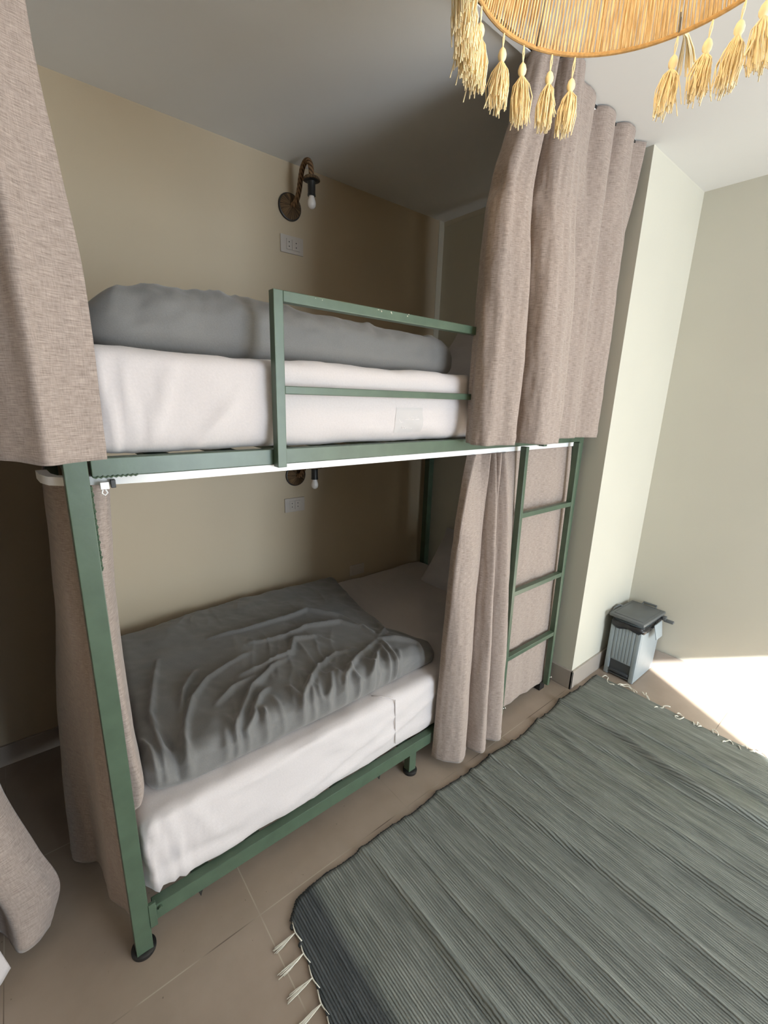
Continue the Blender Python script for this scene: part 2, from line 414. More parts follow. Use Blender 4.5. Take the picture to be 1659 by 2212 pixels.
# ------------------------------------------------------------------ soft things
def fbm(p, o=3):
    return noise.fractal(Vector(p), 0.8, 2.0, o)
def rbox(lo, hi, r, step, disp=None):
    """closed rounded box as a grid surface"""
    lo = np.array(lo); hi = np.array(hi); c = (lo+hi)/2; h = (hi-lo)/2
    n = np.maximum(2, np.ceil((hi-lo)/step).astype(int)); r = min(r, h.min())
    verts = []; idx = {}; faces = []; uv = []
    def vid(i, j, k):
        key = (i, j, k)
        if key not in idx:
            p = lo + (hi-lo)*np.array([i/n[0], j/n[1], k/n[2]])
            q = np.clip(p-c, -(h-r), h-r); d = (p-c)-q; L = np.linalg.norm(d)
            nn = d/L if L > 1e-9 else np.array([0, 0, 1.])
            p = c+q+nn*r if L > 1e-9 else p
            idx[key] = len(verts); verts.append((p, nn)); uv.append((p[0]+.37*p[2], p[1]+p[2]))
        return idx[key]
    for i in range(n[0]):
        for j in range(n[1]):
            faces.append((vid(i, j, 0), vid(i, j+1, 0), vid(i+1, j+1, 0), vid(i+1, j, 0)))
            faces.append((vid(i, j, n[2]), vid(i+1, j, n[2]), vid(i+1, j+1, n[2]), vid(i, j+1, n[2])))
    for i in range(n[0]):
        for k in range(n[2]):
            faces.append((vid(i, 0, k), vid(i+1, 0, k), vid(i+1, 0, k+1), vid(i, 0, k+1)))
            faces.append((vid(i, n[1], k), vid(i, n[1], k+1), vid(i+1, n[1], k+1), vid(i+1, n[1], k)))
    for j in range(n[1]):
        for k in range(n[2]):
            faces.append((vid(0, j, k), vid(0, j, k+1), vid(0, j+1, k+1), vid(0, j+1, k)))
            faces.append((vid(n[0], j, k), vid(n[0], j+1, k), vid(n[0], j+1, k+1), vid(n[0], j, k+1)))
    P = np.array([v[0] for v in verts]); Nn = np.array([v[1] for v in verts])
    if disp: P = disp(P, Nn)
    return P, faces, uv
def seg_ridge(XY, pts, width):
    """gaussian falloff from a polyline, tapering to its ends (numpy)"""
    best = np.zeros(len(XY)); pts = np.array(pts); L = np.r_[0, np.cumsum(np.hypot(*np.diff(pts, axis=0).T))]; T = L[-1]
    for i in range(len(pts)-1):
        a, b_ = pts[i], pts[i+1]; d = b_-a; l2 = (d**2).sum()+1e-12
        t = np.clip(((XY-a)@d)/l2, 0, 1); dist = np.hypot(*(XY-(a+t[:, None]*d)).T)
        s = (L[i]+t*(L[i+1]-L[i]))/T
        amp = np.sin(np.clip(s*.9+.06, 0, 1)*PI)**.6
        best = np.maximum(best, np.exp(-(dist/width)**2)*amp)
    return best
def smoothn(a, b_, x): t = np.clip((x-a)/(b_-a), 0, 1); return t*t*(3-2*t)

def mattress(name, lo, hi, wr, label):
    def disp(P, Nn):
        Q = P.copy(); x, y, z = P.T
        ft = np.array([fbm((p[0]*2.2, p[1]*2.5, p[2]*3+wr)) for p in P])
        fine = np.array([fbm((p[0]*6+p[2]*9, p[1]*7, p[2]*14+wr), 4) for p in P])
        Q[:, 2] += (z > (lo[2]+hi[2])/2)*ft*.006
        side = np.abs(Nn[:, 1]) > .7
        # diagonal drag lines on the front face
        dr = np.zeros(len(P))
        for (x0, z0, x1, z1, ww, am) in DRAG[name]:
            a = np.array([x0, z0]); e = np.array([x1, z1])-a; l2 = (e**2).sum(); q = np.c_[x, z-lo[2]]
            t = np.clip(((q-a)@e)/l2, 0, 1); d = np.hypot(*(q-(a+t[:, None]*e)).T)
            dr += am*np.exp(-(d/ww)**2)*np.sin(np.clip(t*.86+.1, 0, 1)*PI)**.5
        Q += Nn*(fine*.005+dr*side*1.25)[:, None]
        # the sheet tucks in towards the frame at the bottom
        k = 1-smoothn(0, .07, z-lo[2]); Q[:, 1] += (P[:, 1] < 1.2)*k*.012
        # gathered corner pleats
        cw = np.exp(-((x-lo[0])/.09)**2)*(y < lo[1]+.15)
        Q[:, 1] -= cw*.010*np.sin((x-lo[0])*170+z*18)*smoothn(.01, .08, hi[2]-z)
        return Q
    P, F, uv = rbox(lo, hi, .035, .014, disp)
    o = link('mattress', P, F, M['sheet'], None, True, uv)
    tag(o, label, 'mattress')
    return o
DRAG = {
 'upper': [(.28, .19, .22, .02, .012, .006), (.40, .10, .30, .0, .016, .005), (.43, .14, .33, .02, .012, .004), (.15, .2, .17, .0, .007, .006), (.19, .19, .20, .0, .006, .006), (.9, .10, 1.2, .02, .03, .004), (.6, .04, 1.2, .05, .02, .003)],
 'lower': [(.13, .26, .14, .02, .008, .008), (.17, .26, .20, .02, .008, .007), (.22, .27, .30, .10, .010, .005), (.3, .02, .9, .16, .02, .006), (.45, .02, .95, .10, .018, .006), (.5, .05, 1.1, .22, .012, .005), (.62, .02, 1.2, .17, .012, .004), (.3, .22, .8, .26, .01, .004), (.9, .08, 1.3, .22, .014, .005), (.2, .10, .45, .04, .02, -.005)],
}
mu = mattress('upper', (.108, 1.066, 1.362), (2.05, 2.04, 1.583), 1.3, 'thick mattress in a white fitted sheet on the upper bunk')
ml = mattress('lower', (.104, 1.066, .147), (2.06, 2.09, .408), 7.7, 'mattress in a creased white fitted sheet on the lower bunk')
# sheet press-fold creases (fine raised lines) on the lower sheet
cr = MB()
cr.tube([(.965, 1.062, .40), (.968, 1.061, .34), (.972, 1.061, .26), (.975, 1.062, .20)], .0022, 5)
cr.tube([(.90, 1.125, .4105), (.93, 1.095, .411), (.965, 1.066, .404)], .0018, 5)
o = cr.build('sheet_crease', M['sheet'], ml, True)

# printed label of the mattress showing faintly through the sheet
lm = simple('faint_grey_print', (0.53, 0.505, 0.505), 0.8, 0.01, 20)
lw = simple('faint_white_print', (0.66, 0.62, 0.62), 0.8, 0.01, 20)
bpy.context.view_layer.update()
def yon(x, z):
    hit, loc, _n, _i = mu.ray_cast((x, .9, z), (0, 1, 0)); return loc.y if hit else 1.062
def lab_grid(name, x0, x1, z0, z1, m):
    n1, n2 = 20, 12; P = []
    for i in range(n1+1):
        for j in range(n2+1):
            x = x0+(x1-x0)*i/n1; z = z0+(z1-z0)*j/n2; P.append((x, yon(x, z)-.0007, z))
    return link(name, P, [(i*(n2+1)+j, (i+1)*(n2+1)+j, (i+1)*(n2+1)+j+1, i*(n2+1)+j+1) for i in range(n1) for j in range(n2)], m, mu, True)
lb = lab_grid('mattress_label', .915, 1.03, 1.392, 1.470, lm); lb['label'] = 'faint grey brand label under the sheet'
def stroke(pts, r=.0022, parent=lb):
    mb = MB(); mb.tube([(x, yon(x, z+.012)+.0008, z+.012) for x, z in pts], r*.8, 6); o = mb.build('label_lettering', lw); o.parent = lb
    return o
stroke([(.935, 1.435), (.930, 1.422), (.938, 1.412), (.948, 1.414), (.953, 1.424), (.956, 1.421), (.985, 1.421), (1.012, 1.421)])     # nun bowl and base line
stroke([(.968, 1.443), (.969, 1.421)])                                                       # upright of the middle letter
stroke([(.972, 1.421), (.980, 1.430), (.990, 1.428), (.988, 1.421)])
stroke([(1.000, 1.421), (1.000, 1.431), (1.008, 1.433), (1.011, 1.425), (1.004, 1.422)])     # first letter loop
stroke([(.942, 1.431), (.944, 1.431)], .0018); stroke([(.999, 1.440), (1.001, 1.440)], .0018); stroke([(1.007, 1.441), (1.009, 1.441)], .0018)
tcv = bpy.data.curves.new('latin', 'FONT'); tcv.body = 'COTTON'; tcv.size = .013; tcv.align_x = 'CENTER'; tcv.extrude = .0004
to = bpy.data.objects.new('latin', tcv); COL.objects.link(to)
dg = bpy.context.evaluated_depsgraph_get(); tme = bpy.data.meshes.new_from_object(to.evaluated_get(dg)); bpy.data.objects.remove(to)
tme.transform(Matrix.Translation((.972, yon(.972, 1.405)-.0012, 1.405)) @ Matrix.Rotation(PI/2, 4, 'X'))
tob = bpy.data.objects.new('label_lettering', tme); COL.objects.link(tob); tme.materials.clear(); tme.materials.append(lw); tob.parent = lb

def warp_duvet(name, L0, R0, yf, yb, z0, thick, step, ridges, rw, ramp_amp, label, fine_amp=.004, seed=0, topfn=None, r=None):
    """L0(v), R0(v): x of left and right outline at depth v; yf(u), yb(u): y of front and back outline"""
    Lx, Ly = 1.0, 1.0
    rr = (r or thick*.49)
    P, F, uv = rbox((0, 0, 0), (1.1, .85, thick), rr, step)
    c = np.array([.55, .425, thick/2]); 
    u = P[:, 0]/1.1; v = P[:, 1]/.85
    X = np.array([L0(b_)*(1-a)+R0(b_)*a for a, b_ in zip(u, v)])
    Y = np.array([yf(a)*(1-b_)+yb(a)*b_ for a, b_ in zip(u, v)])
    Z = P[:, 2].copy()
    up = smoothn(.15, .6, Z/thick)
    if topfn is not None: Z = Z*np.array([topfn(a, b_) for a, b_ in zip(u, v)])
    XY = np.c_[X, Y]
    h = np.zeros(len(P))
    for pts, amp in ridges: h += amp*seg_ridge(XY, pts, rw)
    nz = np.array([fbm((x*3.1, y*3.7, z*5+seed), 3) for x, y, z in zip(X, Y, Z)])
    nf = np.array([fbm((x*9+3*y, y*6, z*12+seed), 3) for x, y, z in zip(X, Y, Z)])
    side = 1-smoothn(.0, .12, v)
    rg_ = np.array([(1-abs(noise.noise(Vector((x*15-y*6, y*4+x*3, seed)))))**5*(.4+.6*abs(noise.noise(Vector((x*3, y*3, seed+4)))))*(1.6*noise.noise(Vector((x*2.2, y*2.2, seed+8)))+.5) for x, y in XY])
    Z2 = Z + up*(h*ramp_amp + nz*.010 + nf*fine_amp + np.maximum(rg_, 0)*.011)
    Y2 = Y - side*smoothn(.1, .5, Z/thick)*(h*ramp_amp*.7+nf*fine_amp*1.4)
    P2 = np.c_[X+nz*.004, Y2, z0+Z2]
    o = link('duvet', P2, F, M['duvet'], None, True, uv)
    tag(o, label, 'duvet')
    return o
RG = [
[(0.223,1.049),(0.250,1.154),(0.281,1.253),(0.332,1.358),(0.412,1.449),(0.487,1.478),(0.580,1.493)],
[(0.179,1.048),(0.194,1.155),(0.200,1.256),(0.207,1.371),(0.239,1.485),(0.296,1.674)],
[(0.370,1.073),(0.392,1.146),(0.463,1.232),(0.513,1.296),(0.620,1.363),(0.693,1.381)],
[(0.446,1.015),(0.480,1.079),(0.489,1.172)],
[(0.575,1.094),(0.654,1.175),(0.745,1.253),(0.839,1.292),(0.929,1.285)],
[(0.599,1.038),(0.678,1.099),(0.728,1.135),(0.762,1.189)],
[(0.746,1.106),(0.852,1.191),(0.946,1.233),(1.043,1.285)],
[(0.858,1.101),(0.913,1.146),(1.016,1.221)],
[(0.934,1.029),(0.964,1.039),(1.018,1.141),(1.066,1.269)],
[(0.918,1.073),(0.976,1.117),(1.037,1.247)],
[(0.500,1.384),(0.587,1.387),(0.714,1.403),(0.768,1.486),(0.863,1.450),(0.884,1.380)],
[(0.608,1.561),(0.747,1.524),(0.867,1.551),(1.007,1.498),(1.064,1.407),(1.073,1.308)],
[(0.497,1.706),(0.620,1.683),(0.768,1.672),(0.940,1.678),(1.042,1.551),(1.081,1.348)],
[(0.290,1.335),(0.322,1.423),(0.391,1.532)],
[(1.062,1.293),(1.187,1.180),(1.169,1.109)],
[(1.081,1.302),(1.132,1.334),(1.179,1.425)],
[(0.278,1.043),(0.332,1.091),(0.366,1.131)],
[(0.620,1.101),(0.589,1.021),(0.585,1.000)],
[(0.766,1.122),(0.750,1.045)],
[(0.840,1.131),(0.808,1.060)],
[(0.149,1.295),(0.168,1.216),(0.169,1.118),(0.159,1.054)],
[(0.388,1.288),(0.464,1.332),(0.533,1.343)],
[(0.454,1.160),(0.507,1.227),(0.555,1.264)]]
rp = random.Random(21); PLEAT = [([(x_, 1.09), (x_+rp.uniform(-.01, .03), 1.13), (x_+rp.uniform(0, .06), rp.uniform(1.16, 1.22))], rp.uniform(.3, .75)) for x_ in np.linspace(.27, 1.05, 16)+np.array([rp.uniform(-.02, .02) for _ in range(16)])]
interp = lambda xs, ys: (lambda t: float(np.interp(t, xs, ys)))
dl = warp_duvet('lower', interp([0, .3, 1], [.140, .160, .19]), interp([0, .08, .3, .6, 1], [1.26, 1.285, 1.205, 1.235, 1.31]),
     interp([0, .1, .5, 1], [1.155, 1.125, 1.118, 1.135]), interp([0, .5, 1], [2.00, 2.05, 2.02]), .400, .115, .0052,
     [(r_, 1.0) for r_ in RG]+[([(.225, 1.09), (.222, 1.2), (.20, 1.3)], -.8), ([(.25, 1.10), (.6, 1.075), (.95, 1.10)], -.35)]+PLEAT, .0095, .021, 'folded dark grey duvet with star-shaped wrinkles on the lower bunk', .005, 3.0,
     topfn=lambda u, v: 1.0-.20*(v > .0)*v + .05*math.sin(u*3.0)-.25*smoothn(.86, 1.0, u)*(1-v), r=.043)

URG = [([(.25, 1.2), (.32, 1.3), (.36, 1.45)], 1), ([(.42, 1.15), (.45, 1.25), (.5, 1.4)], 1.0), ([(.60, 1.15), (.66, 1.3), (.80, 1.42)], .8), ([(.85, 1.14), (.95, 1.25), (1.1, 1.4)], .9), ([(1.15, 1.15), (1.2, 1.3), (1.22, 1.5)], 1.0), ([(.3, 1.55), (.6, 1.45), (.9, 1.5)], .8), ([(1.0, 1.5), (1.15, 1.42), (1.3, 1.45)], .8)]
du = warp_duvet('upper', interp([0, .5, 1], [.135, .145, .20]), interp([0, .4, 1], [1.25, 1.40, 1.34]),
     interp([0, .5, 1], [1.135, 1.125, 1.135]), interp([0, 1], [1.76, 1.72]), 1.575, .205, .010,
     URG, .016, .012, 'rolled grey duvet lying along the upper bunk mattress', .006, 11.0,
     topfn=lambda u, v: float(np.interp(u, [0, .05, .13, .3, .6, .9, 1], [.56, .70, .80, .79, .75, .66, .52]))*(.92+.16*v), r=.085)

def pillow(name, label, hw, hh, th, mw, corner=1.0):
    n = 46; vs = []; uv = []; fs = []
    for sgn in (1, -1):
        for i in range(n+1):
            for j in range(n+1):
                a = -1+2*i/n; b_ = -1+2*j/n
                x = a*(1-.07*(1-abs(b_)**2)*abs(a)**3); y = b_*(1-.07*(1-abs(a)**2)*abs(b_)**3)
                t = max(0, (1-abs(a)**2.6))**.62*max(0, (1-abs(b_)**2.6))**.62
                z = sgn*(t*th + .0015) + fbm((a*2, b_*2, sgn*3.0+hw))*.008*t
                z += .006*t*math.sin(math.atan2(b_, a)*9+2*abs(a))*(abs(a)*abs(b_))
                vs.append((x*hw, y*hh, z)); uv.append((x*hw, y*hh))
    m_ = (n+1)**2
    q = lambda s_, i, j: s_*m_+i*(n+1)+j
    for i in range(n):
        for j in range(n):
            fs.append((q(0, i, j), q(0, i+1, j), q(0, i+1, j+1), q(0, i, j+1)))
            fs.append((q(1, i, j), q(1, i, j+1), q(1, i+1, j+1), q(1, i+1, j)))
    for i in range(n):
        fs.append((q(0, i, 0), q(1, i, 0), q(1, i+1, 0), q(0, i+1, 0))); fs.append((q(0, i, n), q(0, i+1, n), q(1, i+1, n), q(1, i, n)))
        fs.append((q(0, 0, i), q(0, 0, i+1), q(1, 0, i+1), q(1, 0, i))); fs.append((q(0, n, i), q(1, n, i), q(1, n, i+1), q(0, n, i+1)))
    o = link('pillow', vs, fs, M['pillow'], None, True, uv); o.matrix_world = mw
    return tag(o, label, 'pillow')
def pose(loc, ang, tw=0):
    # pillow leaning back on the end wall: local x climbs towards +X, local y runs along Y
    return Matrix.Translation(loc) @ Matrix.Rotation(tw, 4, 'Z') @ Matrix.Rotation(-ang, 4, 'Y')
pillow('lower', 'pale grey pillow leaning on the end wall of the lower bunk', .20, .34, .085, pose((1.955, 1.50, .545), math.radians(52), .05))
pillow('upper', 'pale grey pillow leaning at the head of the upper bunk', .20, .36, .085, pose((1.945, 1.50, 1.715), math.radians(50), .05))

# ------------------------------------------------------------------ curtains
def cr_resample(pts, m):
    pts = np.array(pts, float); k = len(pts); P = np.vstack([2*pts[0]-pts[1], pts, 2*pts[-1]-pts[-2]])
    out = []
    for t in np.linspace(0, k-1-1e-9, m):
        i = int(t); f = t-i; a, b_, c, d = P[i], P[i+1], P[i+2], P[i+3]
        out.append(.5*((2*b_)+(c-a)*f+(2*a-5*b_+4*c-d)*f*f+(3*b_-3*c+d-a)*f**3))
    return np.array(out)
def curtain(name, levels, m_u, m_v, label, wav=.004, seed=0, hem=None, kinks=()):
    """levels: [(z, [(x,y)...])] from the top down; equal point counts"""
    zs = [l[0] for l in levels]; R = np.array([cr_resample(l[1], m_u) for l in levels])
    vs = []; uv = []; arc = np.r_[0, np.cumsum(np.hypot(*np.diff(R[-1], axis=0).T))]
    zz = np.linspace(zs[0], zs[-1], m_v)
    for jz, z in enumerate(zz):
        # smooth interpolation between levels
        i = 0
        while i < len(zs)-2 and z < zs[i+1]: i += 1
        t = (zs[i]-z)/(zs[i]-zs[i+1]); t = min(max(t, 0), 1)
        p0 = R[max(i-1, 0)]; p1 = R[i]; p2 = R[i+1]; p3 = R[min(i+2, len(zs)-1)]
        h0 = zs[max(i-1, 0)]; h1 = zs[i]; h2 = zs[i+1]; h3 = zs[min(i+2, len(zs)-1)]; dh = h2-h1
        m1 = (p2-p0)/(h2-h0)*dh; m2 = (p3-p1)/(h3-h1)*dh if h3 != h1 else (p2-p1)
        row = (2*t**3-3*t*t+1)*p1+(t**3-2*t*t+t)*m1+(-2*t**3+3*t*t)*p2+(t**3-t*t)*m2
        tg = np.gradient(row, axis=0); tg /= np.linalg.norm(tg, axis=1)[:, None]+1e-9; nn = np.c_[-tg[:, 1], tg[:, 0]]
        sg = (zz[0]-z)/(zz[0]-zz[-1])
        for k in range(m_u):
            d = wav*fbm((arc[k]*9, z*1.6, seed))+wav*.5*fbm((arc[k]*22, z*5, seed+5))
            for (ku, kz, kw, kh, ka) in kinks:
                d += ka*math.exp(-((k/m_u-ku)/kw)**2-((z-kz)/kh)**2)
            dz = .004*fbm((arc[k]*5, 0, seed+9)) if jz > m_v-3 else 0
            # stitched hem a little thicker
            if hem and abs(z-(zz[-1]+hem)) < .006: d -= .0015
            vs.append((row[k, 0]+nn[k, 0]*d, row[k, 1]+nn[k, 1]*d, z+dz)); uv.append((arc[k], z))
    fs = [(j*m_u+k, j*m_u+k+1, (j+1)*m_u+k+1, (j+1)*m_u+k) for j in range(m_v-1) for k in range(m_u-1)]
    o = link('curtain', vs, fs, M['curtain'], None, True, uv)
    md = o.modifiers.new('thickness', 'SOLIDIFY'); md.thickness = .0022; md.offset = 0
    return tag(o, label, 'curtain')

# upper right curtain
H = [(1.235, 1.045), (1.205, .990), (1.222, .945), (1.275, .930), (1.325, .915), (1.358, .930), (1.372, .975), (1.392, 1.040), (1.412, 1.010), (1.408, .945), (1.432, .895), (1.480, .878), (1.545, .880), (1.600, .900), (1.622, .950),
     (1.612, 1.005), (1.640, .985), (1.665, .958), (1.700, .985), (1.740, 1.005), (1.790, .985), (1.840, .968), (1.875, .985), (1.905, 1.015), (1.950, 1.005), (2.000, .980), (2.045, .972), (2.085, 1.000)]
def squeeze(P, x0, x1, k, nx0, nx1, yk, yc=.985):
    out = []
    for x, y in P:
        nx = nx0+(x-x0)/(x1-x0)*(nx1-nx0) if x <= x1 else x
        out.append((nx, yc+(y-yc)*yk))
    return out
def levelU(dx_left, x1, yk, rk=1.0):
    # left bunch (first 18 points) is remapped to dx_left..x1, the rest to x1..2.085
    out = []
    for i, (x, y) in enumerate(H):
        if i < 18: nx = dx_left+(x-1.205)/(1.665-1.205)*(x1-dx_left)
        else: nx = x1+(x-1.665)/(2.085-1.665)*(2.085-x1)
        out.append((nx, .985+(y-.985)*(yk if i < 18 else rk)))
    return out
TR_ = [(1.62, .955), (1.68, .965), (1.71, 1.012), (1.76, .960), (1.83, .968), (1.86, 1.012), (1.91, .960), (1.98, .968), (2.005, 1.010), (2.09, .962)]
TOPU = levelU(1.335, 1.545, .7, 1.5)[:18]+TR_
MIDU = levelU(1.215, 1.60, .85, 1.0)
curtain('upper right', [(2.511, TOPU), (2.32, [(a_[0]*.55+b_[0]*.45, a_[1]*.55+b_[1]*.45) for a_, b_ in zip(TOPU, MIDU)]), (2.12, MIDU), (1.75, levelU(1.207, 1.64, 1.05, 1.0)), (1.352, H)],
        300, 120, 'long taupe curtain bunched at the right end of the upper bunk', .008, 2.0, .025,
        kinks=[(.035, 2.13, .03, .03, .018), (.30, 2.12, .03, .03, -.015), (.52, 2.2, .02, .06, .01)])
# upper left curtain
HL = [(-.62, .98), (-.52, .93), (-.43, 1.01), (-.34, .94), (-.26, 1.03), (-.18, .99), (-.12, 1.03), (-.07, 1.04), (-.029, 1.012), (.006, .966), (.034, .928), (.075, .955), (.125, .968)]
def lvl(P, f): return [f(x, y) for x, y in P]
curtain('upper left', [(2.511, lvl(HL, lambda x, y: (-.02+(x+.02)*.8 if x < -.02 else (x*.62), .985+(y-.985)*.6))), (2.0, lvl(HL, lambda x, y: (x*.76 if x > 0 else x*.9, .985+(y-.985)*.8))), (1.85, lvl(HL, lambda x, y: (x*.87, .985+(y-.985)*.9))), (1.66, lvl(HL, lambda x, y: (x*1.0, y))), (1.372, lvl(HL, lambda x, y: (x, y-.004)))],
        150, 90, 'taupe curtain hanging at the near left end of the upper bunk', .004, 6.0, .03)
# lower right curtain
LR = [(1.170, 1.045), (1.176, 1.020), (1.205, .975), (1.240, .945), (1.285, .962), (1.318, 1.010), (1.335, 1.035), (1.322, .990), (1.345, .925), (1.385, .935), (1.410, .985), (1.425, 1.015), (1.428, .965), (1.470, .925), (1.520, .955), (1.560, 1.005),
      (1.62, 1.050), (1.72, 1.046), (1.80, 1.050), (1.88, 1.044), (1.96, 1.048), (2.02, 1.044), (2.055, 1.045)]
TOPR = [(1.285, 1.078), (1.300, 1.050), (1.310, 1.062), (1.325, 1.080), (1.365, 1.078), (1.392, 1.050), (1.398, 1.080), (1.408, 1.082), (1.418, 1.048), (1.428, 1.080), (1.438, 1.082), (1.450, 1.046), (1.462, 1.080), (1.480, 1.050), (1.520, 1.068), (1.560, 1.062),
        (1.62, 1.072), (1.70, 1.066), (1.78, 1.072), (1.86, 1.066), (1.93, 1.072), (1.99, 1.066), (2.025, 1.068)]
mixl = lambda A, B, t: [(a[0]*(1-t)+b_[0]*t, a[1]*(1-t)+b_[1]*t) for a, b_ in zip(A, B)]
L1 = mixl(TOPR, LR, .45); L1[0] = (1.205, 1.045); L1[1] = (1.195, 1.010); L1[2] = (1.225, 1.000); L1[3] = (1.27, 1.005)
curtain('lower right', [(1.303, TOPR), (1.18, mixl(TOPR, L1, .5)), (1.0, L1), (.6, mixl(L1, LR, .55)), (.045, LR)],
        300, 130, 'floor length taupe curtain gathered beside and behind the green ladder', .004, 12.0, .03, kinks=[(.05, 1.0, .04, .035, .012), (.13, .93, .04, .05, -.010)])
# lower left curtain wrapping the near end of the lower bunk
LT = [(.050, 1.62), (.042, 1.50), (.038, 1.40), (.034, 1.28), (.046, 1.17), (.075, 1.135), (.110, 1.118), (.140, 1.125), (.152, 1.20), (.150, 1.35), (.155, 1.55), (.165, 1.80), (.17, 2.06)]
LM = [(.030, 1.62), (.028, 1.50), (.020, 1.40), (.020, 1.28), (.035, 1.16), (.065, 1.12), (.085, 1.105), (.115, 1.12), (.135, 1.20), (.145, 1.35), (.155, 1.55), (.165, 1.80), (.17, 2.06)]
LB = [(-.020, 1.53), (-.040, 1.49), (-.045, 1.44), (-.010, 1.40), (.018, 1.38), (.025, 1.30), (.028, 1.24), (.050, 1.19), (.070, 1.15), (.090, 1.16), (.094, 1.30), (.094, 1.60), (.094, 2.06)]
LC = mixl(LM, LB, .55); LC = LC[:7]+LM[7:]
curtain('lower left', [(1.303, LT), (.95, LM), (.62, LC), (.43, mixl(LM, LB, .72)[:7]+LM[7:]), (.36, mixl(LM, LB, .8)[:7]+LB[7:]), (.045, LB)],
        150, 120, 'taupe curtain wrapped round the near end of the lower bunk behind the post', .003, 17.0, .03)
# neighbouring bunk's lower curtain, far left
FT = [(-2.25, 1.24), (-1.6, 1.22), (-1.0, 1.24), (-.75, 1.20), (-.6, 1.26), (-.48, 1.20), (-.40, 1.26), (-.30, 1.22), (-.24, 1.20), (-.17, 1.18), (-.115, 1.16)]
FM = [(-2.25, 1.24), (-1.6, 1.22), (-1.0, 1.24), (-.70, 1.20), (-.55, 1.26), (-.42, 1.20), (-.35, 1.26), (-.28, 1.22), (-.22, 1.20), (-.175, 1.22), (-.150, 1.26)]
FB = [(-2.25, 1.24), (-1.6, 1.22), (-1.0, 1.24), (-.60, 1.20), (-.45, 1.26), (-.34, 1.24), (-.25, 1.34), (-.205, 1.30), (-.180, 1.235), (-.143, 1.233), (-.114, 1.262)]
FK = FB[:-2]+[(-.115, 1.235), (-.076, 1.262)]
curtain('far left', [(1.30, FT), (.58, FM), (.32, mixl(FM, FK, .6)), (.17, FK), (.045, FB)], 160, 90, 'taupe curtain of the neighbouring bunk at the bottom left corner', .003, 23.0, .03)
# pale cloth corner below it
NW = [(-.60, 1.16), (-.45, 1.19), (-.36, 1.16), (-.30, 1.19), (-.25, 1.175), (-.222, 1.178), (-.200, 1.208)]
def cloth(name, levels, mat_, label, cat):
    o = curtain(name, levels, 60, 24, label, .002, 31.0); o.name = name; o.data.name = name; o['category'] = cat
    o.data.materials.clear(); o.data.materials.append(mat_); return o
cloth('bed_sheet', [(.42, lvl(NW, lambda x, y: (x-.03, y+.01))), (.2, lvl(NW, lambda x, y: (x-.02, y))), (.045, NW)], M['sheet'], 'pale sheet hanging down at the very bottom left edge', 'sheet')

# added mattress block, unseen behind the curtain, keeps light out of the left gap
o = boxo('mattress', (-2.3, 1.08, 1.385), (.045, 2.09, 1.60), M['sheet'], None, .03)
tag(o, 'mattress-shaped light blocker added unseen behind the left curtain', 'mattress')

# ceiling curtain track
ct = MB(); ct.box((-2.3, .992, 2.500), (2.135, 1.016, CZ), .002)
o = ct.build('ceiling_curtain_track', M['white_rail']); tag(o, 'white curtain track screwed along the ceiling above the upper bunk', 'curtain track')
gv = MB(); gv.box((-2.3, .989, 2.502), (2.135, .992, 2.511)); gv.build('track_groove', M['black'], o)

# ------------------------------------------------------------------ sconces, sockets
def sconce(cx, cz, label):
    t = empty('rope_wall_lamp', (cx, YB, cz)); tag(t, label, 'wall lamp')
    def P(mb, name, m, smooth=True):
        o = mb.build(name, M[m], t, False); return autosmooth(o, 50)
    a = MB(); a.lathe([(.056, 0), (.058, -.004), (.056, -.010), (.05, -.012)], 40, (0, 0, 0), 'y'); P(a, 'back_plate', 'black')
    a = MB(); a.lathe([(.053, -.010), (.050, -.016), (.035, -.022), (.018, -.027), (.008, -.028)], 40, (0, 0, 0), 'y'); P(a, 'rope_disc', 'disc')
    pts = [(0, -.020, 0), (.003, -.045, .004), (.006, -.066, .022), (.010, -.078, .055), (.013, -.086, .095), (.015, -.098, .128), (.017, -.120, .147), (.018, -.145, .144), (.018, -.163, .125), (.018, -.170, .098), (.018, -.171, .072)]
    pts = [tuple(p) for p in cr_resample(pts, 40)]
    a = MB(); a.tube(pts, .0115, 12); P(a, 'rope_arm', 'rope')
    c = (.018, -.171, 0)
    a = MB(); a.lathe([(.012, .076), (.030, .074), (.036, .068), (.0375, .062), (.034, .060)], 32, c); P(a, 'rope_flange', 'disc')
    a = MB(); a.lathe([(.034, .060), (.018, .057), (.0165, .050), (.0165, .012), (.0175, .008), (.0175, .003), (.012, .002)], 28, c); P(a, 'lamp_socket', 'black')
    a = MB(); a.lathe([(.011, .004), (.0125, -.004), (.0175, -.018), (.0185, -.028), (.016, -.038), (.009, -.045), (.002, -.047)], 24, c); P(a, 'light_bulb', 'bulb')
    return t
sconce(1.118, 2.335, 'rope-wrapped wall lamp with bare bulb above the upper bunk')
sconce(1.122, 1.082, 'rope-wrapped wall lamp half hidden under the upper bunk rail')
def socket(cx, cz, wd, ht, kind, label):
    t = empty('socket_plate' if kind else 'cover_plate', (cx, YB, cz)); tag(t, label, 'wall socket' if kind else 'wall plate')
    a = MB(); a.box((-wd/2, -.008, -ht/2), (wd/2, 0, ht/2), .002); a.build('plate', M['plate'], t)
    if kind:
        for k, (x0, x1) in enumerate(kind):
            a = MB(); a.box((x0, -.011, -ht*.30), (x1, -.006, ht*.30), .0012); s_ = a.build('socket_insert', M['plate'], t)
            for dz in (.0095, -.0095):
                h = MB(); h.lathe([(.0026, -.0114), (.0026, -.006)], 12, ((x0+x1)/2, 0, dz), 'y'); h.build('pin_hole', M['hole'], s_)
    else:
        a = MB(); a.box((-wd*.34, -.010, -ht*.28), (wd*.34, -.006, ht*.28), .0012); a.build('blank_insert', M['plate'], t)
